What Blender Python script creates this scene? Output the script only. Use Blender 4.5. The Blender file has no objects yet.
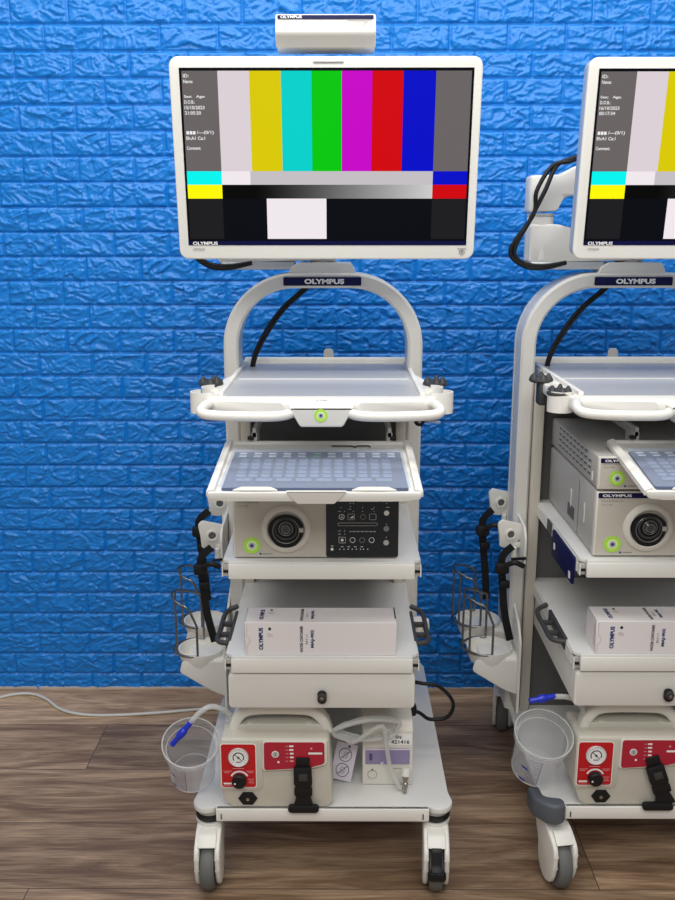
import bpy, bmesh, math, random
import numpy as np
from mathutils import Matrix, Vector, noise
R = math.radians
PI = math.pi
sc = bpy.context.scene
C = sc.collection
# ------------------------------------------------------------------ camera, world, lights, exposure
cam_d = bpy.data.cameras.new('camera'); cam = bpy.data.objects.new('camera', cam_d); C.objects.link(cam)
cam_d.sensor_fit = 'VERTICAL'; cam_d.sensor_height = 24.0; cam_d.lens = 24.0 * 900 / 900
cam.location = (0, 0, 1.50); cam.rotation_euler = (R(90 - 13.3), 0, R(.22)); cam_d.clip_start = .05
sc.camera = cam
w = bpy.data.worlds.new('world'); sc.world = w; w.use_nodes = True
w.node_tree.nodes['Background'].inputs[0].default_value = (1, 1, 1, 1)
w.node_tree.nodes['Background'].inputs[1].default_value = .27
def area(name, loc, rot, sx, sy, power, col=(1, .98, .95)):
    l = bpy.data.lights.new(name, 'AREA'); l.shape = 'RECTANGLE'; l.size = sx; l.size_y = sy; l.energy = power; l.color = col
    o = bpy.data.objects.new(name, l); C.objects.link(o); o.location = loc; o.rotation_euler = rot; return o
area('ceiling_light_near', (.1, 1.25, 2.75), (R(8), 0, 0), 2.6, .6, 27)
area('ceiling_light_back', (-.1, -.6, 2.8), (R(30), 0, 0), 3.0, 1.0, 44)
area('ceiling_light_wall', (0, 2.2, 2.95), (R(16), 0, 0), 3.4, .2, 20)
sc.view_settings.view_transform = 'Standard'; sc.view_settings.look = 'None'
sc.view_settings.exposure = .16; sc.view_settings.gamma = 1; sc.view_settings.use_curve_mapping = False

# ------------------------------------------------------------------ materials
MT = {}
def mat(name, col, rough=.5, metal=0, emit=None, es=1, spec=.5, bump=0, bscale=400, coat=0, trans=0):
    m = bpy.data.materials.new(name); m.use_nodes = True; nt = m.node_tree; b = nt.nodes['Principled BSDF']
    b.inputs['Base Color'].default_value = (*col, 1); b.inputs['Roughness'].default_value = rough
    b.inputs['Metallic'].default_value = metal; b.inputs['Specular IOR Level'].default_value = spec
    b.inputs['Coat Weight'].default_value = coat; b.inputs['Transmission Weight'].default_value = trans
    if emit: b.inputs['Emission Color'].default_value = (*emit, 1); b.inputs['Emission Strength'].default_value = es
    if bump:
        n = nt.nodes.new('ShaderNodeTexNoise'); n.inputs['Scale'].default_value = bscale; n.inputs['Detail'].default_value = 3
        tc = nt.nodes.new('ShaderNodeTexCoord'); nt.links.new(tc.outputs['Object'], n.inputs['Vector'])
        bp = nt.nodes.new('ShaderNodeBump'); bp.inputs['Strength'].default_value = bump; bp.inputs['Distance'].default_value = .001
        nt.links.new(n.outputs[0], bp.inputs['Height']); nt.links.new(bp.outputs[0], b.inputs['Normal'])
    MT[name] = m; return m
mat('white', (.73, .715, .67), .42, bump=.15)
mat('cream', (.80, .785, .735), .38)
mat('shelf', (.73, .725, .70), .35, bump=.1)
mat('silver', (.55, .57, .59), .35, metal=.35)
mat('matgrey', (.47, .475, .485), .34, bump=.3, bscale=900)
mat('beige', (.56, .52, .45), .4, bump=.1)
mat('casegrey', (.47, .455, .425), .5)
mat('vent', (.05, .05, .05), .6)
mat('pump', (.56, .535, .46), .45, bump=.35, bscale=700)
mat('pumphi', (.72, .69, .62), .42)
mat('navy', (.003, .005, .060), .55, spec=.2)
mat('black', (.008, .008, .009), .45, spec=.3)
mat('rubber', (.035, .037, .038), .55)
mat('tyre', (.13, .135, .13), .6)
mat('bumper', (.09, .105, .125), .5)
mat('panel', (.012, .012, .014), .25)
mat('darkpanel', (.10, .10, .10), .6)
mat('red', (.52, .004, .010), .35)
mat('red2', (.42, .012, .035), .35)
mat('purple', (.27, .23, .40), .35)
mat('purpledark', (.10, .07, .18), .3)
mat('lime', (.42, .78, .06), .45)
mat('limelight', (.72, .92, .45), .45)
mat('ink', (.02, .02, .03), .5)
mat('inkblue', (.015, .03, .16), .5)
mat('inkgrey', (.25, .25, .26), .5)
mat('print', (.85, .85, .83), .5)
mat('pink', (.75, .35, .35), .5)
mat('card', (.80, .76, .76), .6)
mat('cardlilac', (.68, .62, .70), .5)
mat('cardedge', (.55, .50, .46), .7)
mat('metal', (.42, .40, .37), .28, metal=1)
mat('wire', (.22, .22, .215), .25, metal=.9)
mat('bracket', (.045, .046, .048), .5)
mat('bluecap', (.01, .03, .50), .3)
mat('brass', (.45, .32, .14), .3, metal=1)
mat('cable', (.55, .55, .52), .5)
mat('slate', (.09, .115, .19), .5)
mat('key', (.27, .32, .44), .45)
mat('keygreen', (.25, .55, .30), .45)
mat('lens', (.02, .02, .025), .08, coat=1)
def clearmat(name, tint, base, edge, rough=.08, diff=(.8, .82, .85)):
    m = bpy.data.materials.new(name); m.use_nodes = True; nt = m.node_tree; nt.nodes.clear()
    o = nt.nodes.new('ShaderNodeOutputMaterial'); t = nt.nodes.new('ShaderNodeBsdfTransparent'); t.inputs[0].default_value = (*tint, 1)
    p = nt.nodes.new('ShaderNodeBsdfPrincipled'); p.inputs['Base Color'].default_value = (*diff, 1); p.inputs['Roughness'].default_value = rough
    lw = nt.nodes.new('ShaderNodeLayerWeight'); lw.inputs[0].default_value = .35
    mr = nt.nodes.new('ShaderNodeMapRange'); mr.inputs[3].default_value = base; mr.inputs[4].default_value = edge
    mx = nt.nodes.new('ShaderNodeMixShader')
    nt.links.new(lw.outputs['Facing'], mr.inputs[0]); nt.links.new(mr.outputs[0], mx.inputs[0])
    nt.links.new(t.outputs[0], mx.inputs[1]); nt.links.new(p.outputs[0], mx.inputs[2]); nt.links.new(mx.outputs[0], o.inputs[0])
    MT[name] = m
clearmat('clear', (.95, .955, .965), .045, .50)
clearmat('tube', (.92, .93, .92), .42, .9, .15, (.75, .76, .74))
clearmat('film', (.90, .93, .98), .14, .30, .28, (.52, .57, .66))
def screenmat(name, col, s=1.0):
    m = bpy.data.materials.new(name); m.use_nodes = True; b = m.node_tree.nodes['Principled BSDF']
    b.inputs['Base Color'].default_value = (.002, .002, .002, 1); b.inputs['Roughness'].default_value = .5
    b.inputs['Specular IOR Level'].default_value = .04
    b.inputs['Emission Color'].default_value = (*col, 1); b.inputs['Emission Strength'].default_value = s; MT[name] = m; return m
def s2l(r, g, b): return tuple(((c / 255 + .055) / 1.055) ** 2.4 if c > 10 else c / 255 / 12.92 for c in (r, g, b))
for n, c in dict(grey=(104, 98, 98), white=(216, 205, 210), yellow=(214, 198, 0), cyan=(0, 205, 200), green=(0, 196, 8),
                 magenta=(196, 0, 196), red=(206, 0, 10), blue=(0, 8, 196), brightcyan=(0, 240, 235), brightyellow=(250, 245, 0),
                 black=(4, 6, 14), charcoal=(27, 26, 30), pure=(236, 228, 232), lightgrey=(192, 188, 192), navyline=(12, 16, 60), text=(235, 235, 235)).items():
    screenmat('screen_' + n, s2l(*c), .93)
rm = screenmat('screen_ramp', (.5, .5, .5)); nt = rm.node_tree
tc = nt.nodes.new('ShaderNodeTexCoord'); sx = nt.nodes.new('ShaderNodeSeparateXYZ'); mr = nt.nodes.new('ShaderNodeMapRange')
mr.inputs[1].default_value = -.16; mr.inputs[2].default_value = .23; pw = nt.nodes.new('ShaderNodeMath'); pw.operation = 'POWER'; pw.inputs[1].default_value = 1.9
ml = nt.nodes.new('ShaderNodeMath'); ml.operation = 'MULTIPLY'; ml.inputs[1].default_value = .55
nt.links.new(tc.outputs['Object'], sx.inputs[0]); nt.links.new(sx.outputs[0], mr.inputs[0]); nt.links.new(mr.outputs[0], pw.inputs[0])
nt.links.new(pw.outputs[0], ml.inputs[0]); nt.links.new(ml.outputs[0], nt.nodes['Principled BSDF'].inputs['Emission Color'])

# ------------------------------------------------------------------ mesh helpers
def T(x=0, y=0, z=0, rx=0, ry=0, rz=0):
    return Matrix.Translation((x, y, z)) @ Matrix.Rotation(R(rz), 4, 'Z') @ Matrix.Rotation(R(ry), 4, 'Y') @ Matrix.Rotation(R(rx), 4, 'X')
def XZ(x=0, y=0, z=0):      # local u,v,w -> +X, +Z, -Y : drawings on a face seen from the front
    return Matrix(((1, 0, 0, x), (0, 0, -1, y), (0, 1, 0, z), (0, 0, 0, 1)))
def YZ(x=0, y=0, z=0):      # local u,v,w -> +Y, +Z, +X
    return Matrix(((0, 0, 1, x), (1, 0, 0, y), (0, 1, 0, z), (0, 0, 0, 1)))
I4 = Matrix.Identity(4)
class P:
    def __init__(s): s.v = []; s.f = []; s.mi = []; s.mats = []
    def m(s, name):
        if name not in s.mats: s.mats.append(name)
        return s.mats.index(name)
    def raw(s, vs, fs, mt, M=I4):
        k = len(s.v); s.v += [tuple(M @ Vector(v)) for v in vs]
        i = s.m(mt); s.f += [tuple(k + a for a in f) for f in fs]; s.mi += [i] * len(fs); return s
    def bm(s, b, mt, M=I4):
        b.verts.ensure_lookup_table(); b.verts.index_update()
        s.raw([v.co.copy() for v in b.verts], [[v.index for v in f.verts] for f in b.faces], mt, M); b.free(); return s
    def box(s, c, d, mt, r=0, M=I4, seg=2):
        b = bmesh.new(); bmesh.ops.create_cube(b, size=1)
        for v in b.verts: v.co = Vector((v.co.x * d[0] + c[0], v.co.y * d[1] + c[1], v.co.z * d[2] + c[2]))
        if r: bmesh.ops.bevel(b, geom=b.edges[:] , offset=min(r, min(d) * .49), segments=seg, profile=.5, affect='EDGES')
        return s.bm(b, mt, M)
    def bb(s, x0, x1, y0, y1, z0, z1, mt, r=0, M=I4, seg=2):
        return s.box(((x0 + x1) / 2, (y0 + y1) / 2, (z0 + z1) / 2), (x1 - x0, y1 - y0, z1 - z0), mt, r, M, seg)
    def prism(s, pts, h, mt, M=I4, bev=0, seg=2, w0=0):
        b = bmesh.new(); vs = [b.verts.new((p[0], p[1], w0)) for p in pts]; f = b.faces.new(vs)
        f.normal_update()
        if f.normal.z > 0: f.normal_flip()
        r = bmesh.ops.extrude_face_region(b, geom=[f]); nv = [g for g in r['geom'] if isinstance(g, bmesh.types.BMVert)]
        for v in nv: v.co.z += h
        if bev:
            es = [e for e in b.edges if abs(e.verts[0].co.z - e.verts[1].co.z) < 1e-7]
            bmesh.ops.bevel(b, geom=es, offset=bev, segments=seg, profile=.5, affect='EDGES')
        bmesh.ops.recalc_face_normals(b, faces=b.faces[:])
        return s.bm(b, mt, M)
    def flat(s, pts, mt, M=I4, w=0):
        return s.raw([(p[0], p[1], w) for p in pts], [list(range(len(pts)))], mt, M)
    def cyl(s, r, h, mt, M=I4, n=32, bev=0, r2=None):
        r2 = r if r2 is None else r2
        if bev: prof = [(0, 0), (r - bev, 0), (r, bev), (r2, h - bev), (r2 - bev, h), (0, h)]
        else: prof = [(0, 0), (r, 0), (r2, h), (0, h)]
        return s.lathe(prof, mt, M, n)
    def lathe(s, prof, mt, M=I4, n=32, a0=0, a1=360):
        full = abs(a1 - a0) >= 360; vs = []; fs = []; k = len(prof); m_ = n if full else n + 1
        for i in range(m_):
            a = R(a0 + (a1 - a0) * i / n)
            for r, z in prof: vs.append((r * math.cos(a), r * math.sin(a), z))
        for i in range(n):
            j = (i + 1) % m_
            for q in range(k - 1):
                f = [i * k + q, j * k + q, j * k + q + 1, i * k + q + 1]
                if prof[q][0] == 0: f = [i * k + q, j * k + q + 1, i * k + q + 1]
                elif prof[q + 1][0] == 0: f = [i * k + q, j * k + q, i * k + q + 1]
                fs.append(f)
        return s.raw(vs, fs, mt, M)
    def sweep(s, path, prof, mt, M=I4, closed=False, up=(0, 0, 1), cap=True):
        path = [Vector(p) for p in path]; n = len(path); k = len(prof); vs = []; fs = []
        def tan(i):
            if closed: return (path[(i + 1) % n] - path[i - 1]).normalized()
            return (path[min(i + 1, n - 1)] - path[max(i - 1, 0)]).normalized()
        t = tan(0); u = Vector(up)
        if abs(t.dot(u)) > .95: u = Vector((0, 1, 0)) if abs(t.y) < .9 else Vector((1, 0, 0))
        u = (u - t * u.dot(t)).normalized()
        for i in range(n):
            t = tan(i); u = (u - t * u.dot(t)).normalized(); v = t.cross(u)
            for a, b in prof: vs.append(path[i] + u * a + v * b)
        for i in range(n if closed else n - 1):
            j = (i + 1) % n
            for q in range(k): fs.append([i * k + q, i * k + (q + 1) % k, j * k + (q + 1) % k, j * k + q])
        if not closed and cap: fs.append(list(range(k))[::-1]); fs.append([(n - 1) * k + q for q in range(k)])
        return s.raw(vs, fs, mt, M)
    def tube(s, pts, r, mt, M=I4, n=10, smooth=True, closed=False, up=(0, 0, 1)):
        if smooth: pts = spline(pts, closed)
        return s.sweep(pts, [(r * math.cos(2 * PI * i / n), r * math.sin(2 * PI * i / n)) for i in range(n)], mt, M, closed, up)
    def ring(s, r, t, mt, M=I4, n=40, k=10):
        vs = []; fs = []
        for i in range(n):
            for j in range(k):
                a, b = 2 * PI * i / n, 2 * PI * j / k; q = r + t * math.cos(b)
                vs.append((q * math.cos(a), q * math.sin(a), t * math.sin(b)))
        for i in range(n):
            for j in range(k): fs.append([i * k + j, ((i + 1) % n) * k + j, ((i + 1) % n) * k + (j + 1) % k, i * k + (j + 1) % k])
        return s.raw(vs, fs, mt, M)
    def annulus(s, r0, r1, h, mt, M=I4, n=40, a0=0, a1=360):
        return s.lathe([(r0, 0), (r1, 0), (r1, h), (r0, h), (r0, 0)], mt, M, n, a0, a1)
    def text(s, t, M, width=None, height=None, mt='ink', bold=0, align='LEFT', ext=.0002):
        cu = bpy.data.curves.new('t', 'FONT'); cu.body = t; cu.size = 1; cu.offset = bold; cu.resolution_u = 3
        ob = bpy.data.objects.new('t', cu); me = bpy.data.meshes.new_from_object(ob)
        if not len(me.vertices): return s
        xs = [v.co.x for v in me.vertices]; ys = [v.co.y for v in me.vertices]
        W = max(xs) - min(xs); Hh = max(ys) - min(ys); x0 = min(xs); y0 = min(ys)
        if width and height: ax, ay = width / W, height / Hh
        elif width: ax = ay = width / W
        else: ax = ay = height / Hh
        if align == 'CENTER': x0 += W / 2
        vs = [((v.co.x - x0) * ax, (v.co.y - y0) * ay, ext) for v in me.vertices]
        s.raw(vs, [list(p.vertices) for p in me.polygons], mt, M)
        bpy.data.objects.remove(ob); bpy.data.meshes.remove(me); bpy.data.curves.remove(cu); return s
    def build(s, name, parent=None, ang=38, **kw):
        me = bpy.data.meshes.new(name); me.from_pydata(s.v, [], s.f); me.update()
        for n in s.mats: me.materials.append(MT[n])
        me.polygons.foreach_set('material_index', s.mi); me.polygons.foreach_set('use_smooth', [True] * len(s.f))
        me.update(); me.set_sharp_from_angle(angle=R(ang))
        o = bpy.data.objects.new(name, me); C.objects.link(o)
        if parent: o.parent = parent
        for k, v in kw.items(): o[k] = v
        return o
def spline(pts, closed=False, k=8):
    pts = [Vector(p) for p in pts]; n = len(pts); out = []
    for i in range(n if closed else n - 1):
        if closed: p = [pts[(i + j) % n] for j in (-1, 0, 1, 2)]
        else: p = [pts[max(i - 1, 0)], pts[i], pts[i + 1], pts[min(i + 2, n - 1)]]
        for q in range(k):
            t = q / k
            out.append(.5 * ((2 * p[1]) + (p[2] - p[0]) * t + (2 * p[0] - 5 * p[1] + 4 * p[2] - p[3]) * t * t + (3 * p[1] - p[0] - 3 * p[2] + p[3]) * t ** 3))
    if not closed: out.append(pts[-1])
    return out
def rrect(x0, x1, y0, y1, r, n=5):
    rs = r if isinstance(r, (tuple, list)) else (r,) * 4; o = []     # corners: bl, br, tr, tl
    for (cx, cy, a, rr) in ((x0, y0, 180, rs[0]), (x1, y0, 270, rs[1]), (x1, y1, 0, rs[2]), (x0, y1, 90, rs[3])):
        if rr == 0: o.append((cx, cy)); continue
        ax = cx + rr if cx == x0 else cx - rr; ay = cy + rr if cy == y0 else cy - rr
        for i in range(n + 1):
            t = R(a + 90 * i / n); o.append((ax + rr * math.cos(t), ay + rr * math.sin(t)))
    return o
def roundpoly(pts, r, n=4):
    o = []; k = len(pts)
    for i in range(k):
        p = Vector(pts[i]); a = Vector(pts[i - 1]); b = Vector(pts[(i + 1) % k])
        rr = min(r, (a - p).length * .45, (b - p).length * .45); s0 = p + (a - p).normalized() * rr; s1 = p + (b - p).normalized() * rr
        for q in range(n + 1):
            t = q / n; w_ = s0 * (1 - t) ** 2 + p * 2 * t * (1 - t) + s1 * t * t; o.append((w_.x, w_.y))
    return o
def circ(cx, cy, r, n=24, a0=0, a1=360): return [(cx + r * math.cos(R(a0 + (a1 - a0) * i / n)), cy + r * math.sin(R(a0 + (a1 - a0) * i / n))) for i in range(n)]
def empty(name, loc, rot=(0, 0, 0), label=None, cat=None, group=None, parent=None):
    o = bpy.data.objects.new(name, None); C.objects.link(o); o.location = loc; o.rotation_euler = rot; o.empty_display_size = .05
    if label: o['label'] = label; o['category'] = cat
    if group: o['group'] = group
    if parent: o.parent = parent
    return o
def tag(o, label, cat, group=None):
    o['label'] = label; o['category'] = cat
    if group: o['group'] = group
    return o

# ------------------------------------------------------------------ wall : embossed foam brick, real relief
YW = 2.812; BW = .168; BH = .0730
def vnoise(x, y, seed):
    xi = np.floor(x).astype(np.int64); yi = np.floor(y).astype(np.int64); fx = x - xi; fy = y - yi
    def h(a, b):
        n = (a * 374761393 + b * 668265263 + seed * 1442695041) & 0x7fffffff
        n = ((n ^ (n >> 13)) * 1274126177) & 0x7fffffff
        return ((n ^ (n >> 16)) & 0xffff) / 65535.
    fx = fx * fx * (3 - 2 * fx); fy = fy * fy * (3 - 2 * fy)
    return (h(xi, yi) * (1 - fx) + h(xi + 1, yi) * fx) * (1 - fy) + (h(xi, yi + 1) * (1 - fx) + h(xi + 1, yi + 1) * fx) * fy
def hsh(a, b, s):
    n = (a * 73856093 + b * 19349663 + s * 83492791) & 0x7fffffff
    n = ((n ^ (n >> 13)) * 1274126177) & 0x7fffffff
    return ((n ^ (n >> 16)) & 0xffff) / 65535.
def brick_height(X, Z):
    Z = Z + .0185; row = np.floor(Z / BH).astype(np.int64); off = np.where(row % 2 == 0, -.006, .070)
    drift = -.0006 * row + .0012 * np.sin(row * 2.1)
    xx = X - off - drift; col = np.floor(xx / BW).astype(np.int64)
    u = xx - col * BW; v = Z - row * BH
    d = np.minimum(np.minimum(u, BW - u), np.minimum(v, BH - v))
    edge = np.clip((d - .0008) / .0035, 0, 1); edge = edge * edge * (3 - 2 * edge)
    var = hsh(col, row, 5) * 40
    su = X * 25 + var; sv = Z * 46 + var * 1.7
    wx = vnoise(su * .9, sv * .9, 3) * 1.6; wy = vnoise(su * .9 + 9, sv * .9 + 4, 4) * 1.6
    # chipped facets: nearest tilted cell
    best = np.full(X.shape, 9.); face = np.zeros(X.shape); a = su + wx; b = sv * 1.0 + wy
    ai = np.floor(a).astype(np.int64); bi = np.floor(b).astype(np.int64)
    for i in (-1, 0, 1):
        for j in (-1, 0, 1):
            cx = ai + i + hsh(ai + i, bi + j, 1); cy = bi + j + hsh(ai + i, bi + j, 2)
            dd = (a - cx) ** 2 + (b - cy) ** 2; tx = hsh(ai + i, bi + j, 7) - .5; ty = hsh(ai + i, bi + j, 8) - .5
            hh = hsh(ai + i, bi + j, 9) * .5 + (a - cx) * tx * 1.3 + (b - cy) * ty * 1.3
            m = dd < best; best = np.where(m, dd, best); face = np.where(m, hh, face)
    rid = 1 - np.abs(2 * vnoise(a * 1.9, b * 1.6, 12) - 1); fine = 1 - np.abs(2 * vnoise(a * 3.3, b * 3.3, 15) - 1)
    band = np.clip(d / .010, 0, 1)
    fine2 = vnoise(a * 6.5, b * 6.5, 21)
    h = .0050 * edge + edge * (.3 + .7 * band) * (.0072 * face + .0042 * rid ** 5 + .0020 * fine ** 3 + .0010 * fine2)
    return h
def make_wall():
    x0, x1, z0, z1 = -1.75, 2.0, -.0, 2.75; st = .0033
    nx = int((x1 - x0) / st); nz = int((z1 - z0) / st)
    X, Z = np.meshgrid(np.linspace(x0, x1, nx), np.linspace(z0, z1, nz))
    Hh = brick_height(X, Z)
    co = np.stack([X, YW - Hh, Z], -1).reshape(-1, 3).astype(np.float32)
    me = bpy.data.meshes.new('wall_back'); i = np.arange(nx * nz).reshape(nz, nx)
    q = np.stack([i[:-1, :-1], i[:-1, 1:], i[1:, 1:], i[1:, :-1]], -1).reshape(-1, 4)
    me.vertices.add(len(co)); me.vertices.foreach_set('co', co.ravel()); me.loops.add(q.size); me.loops.foreach_set('vertex_index', q.ravel().astype(np.int32))
    me.polygons.add(len(q)); me.polygons.foreach_set('loop_start', np.arange(0, q.size, 4, dtype=np.int32)); me.polygons.foreach_set('loop_total', np.full(len(q), 4, dtype=np.int32))
    me.update(calc_edges=True); me.polygons.foreach_set('use_smooth', [True] * len(q))
    m = mat('foam_blue', (.002, .20, .66), .34, spec=.5, bump=.5, bscale=260)
    me.materials.append(m); o = bpy.data.objects.new('wall_back', me); C.objects.link(o); o['kind'] = 'structure'
make_wall()

# ------------------------------------------------------------------ floor : wood-look planks running left to right
def make_floor():
    m = bpy.data.materials.new('wood_planks'); m.use_nodes = True; nt = m.node_tree; b = nt.nodes['Principled BSDF']; N = nt.nodes.new; Lk = nt.links.new
    tc = N('ShaderNodeTexCoord')
    mp = N('ShaderNodeMapping'); mp.inputs['Location'].default_value = ((.738 - .75 * 1.8 + 1.8 * 3), -1.832 + .245 * 10, 0); Lk(tc.outputs['Object'], mp.inputs[0])
    br = N('ShaderNodeTexBrick'); br.inputs['Scale'].default_value = 1; br.inputs['Brick Width'].default_value = 1.8; br.inputs['Row Height'].default_value = .245
    br.inputs['Mortar Size'].default_value = .0012; br.inputs['Mortar Smooth'].default_value = .1; br.offset = .75; br.offset_frequency = 3; br.inputs['Bias'].default_value = 0
    br.inputs['Color1'].default_value = (0, 0, 0, 1); br.inputs['Color2'].default_value = (1, 1, 1, 1); br.inputs['Mortar'].default_value = (.5, .5, .5, 1)
    Lk(mp.outputs[0], br.inputs[0])
    # grain, stretched along the plank, shifted per plank
    sh = N('ShaderNodeVectorMath'); sh.operation = 'MULTIPLY_ADD'; sh.inputs[1].default_value = (7.3, 3.1, 5.7); Lk(br.outputs['Color'], sh.inputs[0]); Lk(tc.outputs['Object'], sh.inputs[2])
    g1 = N('ShaderNodeMapping'); g1.inputs['Scale'].default_value = (1.2, 8, 1); Lk(sh.outputs[0], g1.inputs[0])
    n1 = N('ShaderNodeTexNoise'); n1.inputs['Scale'].default_value = 2.0; n1.inputs['Detail'].default_value = 8; n1.inputs['Roughness'].default_value = .62; n1.inputs['Distortion'].default_value = 1.1; Lk(g1.outputs[0], n1.inputs[0])
    g2 = N('ShaderNodeMapping'); g2.inputs['Scale'].default_value = (4, 130, 1); Lk(sh.outputs[0], g2.inputs[0])
    n2 = N('ShaderNodeTexNoise'); n2.inputs['Scale'].default_value = 2.2; n2.inputs['Detail'].default_value = 5; Lk(g2.outputs[0], n2.inputs[0])
    cr = N('ShaderNodeValToRGB'); e = cr.color_ramp.elements
    e[0].position = .28; e[0].color = (.085, .048, .026, 1); e[1].position = .72; e[1].color = (.68, .465, .285, 1)
    k = cr.color_ramp.elements.new(.44); k.color = (.20, .122, .070, 1); k = cr.color_ramp.elements.new(.56); k.color = (.36, .245, .155, 1)
    mx = N('ShaderNodeMix'); mx.data_type = 'FLOAT'; mx.inputs[0].default_value = .33; Lk(n1.outputs[0], mx.inputs[2]); Lk(n2.outputs[0], mx.inputs[3])
    Lk(mx.outputs[0], cr.inputs[0])
    pl = N('ShaderNodeMapRange'); pl.inputs[3].default_value = 1.34; pl.inputs[4].default_value = .80; Lk(br.outputs['Color'], pl.inputs[0])
    mm = N('ShaderNodeVectorMath'); mm.operation = 'SCALE'; Lk(cr.outputs[0], mm.inputs[0]); Lk(pl.outputs[0], mm.inputs['Scale'])
    mo = N('ShaderNodeMix'); mo.data_type = 'RGBA'; mo.inputs[7].default_value = (.06, .04, .03, 1); Lk(br.outputs['Fac'], mo.inputs[0]); Lk(mm.outputs[0], mo.inputs[6])
    Lk(mo.outputs[2], b.inputs['Base Color']); b.inputs['Roughness'].default_value = .45
    bp = N('ShaderNodeBump'); bp.inputs['Strength'].default_value = .25; bp.inputs['Distance'].default_value = .002; Lk(mx.outputs[0], bp.inputs['Height']); Lk(bp.outputs[0], b.inputs['Normal'])
    MT['wood'] = m
    p = P(); p.bb(-1.75, 2.0, .6, 2.83, -.03, 0, 'wood'); o = p.build('floor'); o['kind'] = 'structure'
    p = P(); p.bb(-1.75, 2.0, YW - .013, YW - .006, 0, .006, 'cardedge'); o = p.build('trim_1'); o['kind'] = 'structure'
make_floor()

# ------------------------------------------------------------------ the cart
Y0 = 1.85                       # cart-local y = 0 is the front edge of the shelves
def green_button(p, M, r=.0175):
    p.annulus(r * .62, r, .0012, 'lime', M); p.annulus(r * .4, r * .62, .0012, 'limelight', M); p.cyl(r * .4, .0022, 'silver', M, 24)
    p.cyl(r * .2, .0026, 'inkblue', M, 16)
def caster(root, x, y, rz, lever=False):
    e = empty('caster', (x, y, 0), (0, 0, R(rz)), parent=root)
    OY = -.052
    p = P(); p.lathe([(0, -.0165), (.030, -.0165), (.050, -.015), (.058, -.0155), (.063, -.010), (.0645, 0), (.063, .010), (.058, .0155), (.050, .015), (.030, .0165), (0, .0165)], 'tyre', YZ(0, .012 + OY, .0645), 48)
    p.build('wheel', e)
    p = P()
    for s in (-1, 1):           # side cover: half teardrop, domed outward
        out = [(.012, .152), (.088, .152), (.082, .125), (.062, .085), (.060, .055), (.048, .026), (.026, .012), (.004, .012), (-.020, .025), (-.034, .052), (-.040, .090), (-.038, .125)]
        out = roundpoly(out, .02)
        M = YZ(.0178 if s > 0 else -.0298, OY, 0)
        p.prism(out, .012, 'cream', M, .005, 3)
    bridge = roundpoly([(-.012, .150), (.088, .150), (.080, .112), (.050, .095), (.040, .128), (.012, .134), (-.020, .134), (-.033, .128)], .008)
    p.prism(bridge, .042, 'cream', YZ(-.021, OY, 0), .002)
    p.lathe([(0, .146), (.030, .146), (.034, .152), (.034, .158), (0, .158)], 'cream', I4, 32)
    p.build('fork_housing', e)
    p = P(); p.lathe([(0, .155), (.026, .155), (.034, .166), (.034, .178), (0, .178)], 'black', T(0, 0, 0), 32); p.build('collar', e)
    if lever:
        p = P(); p.prism(roundpoly([(-.036, .128), (-.024, .134), (-.020, .120), (-.034, .092), (-.060, .076), (-.066, .082), (-.050, .098)], .005), .026, 'black', YZ(-.013, OY, 0), .003)
        p.prism(rrect(-.021, .021, -.010, .010, .008), .018, 'black', XZ(0, -.048 + OY, .079), .003); p.build('brake_lever', e)
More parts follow.
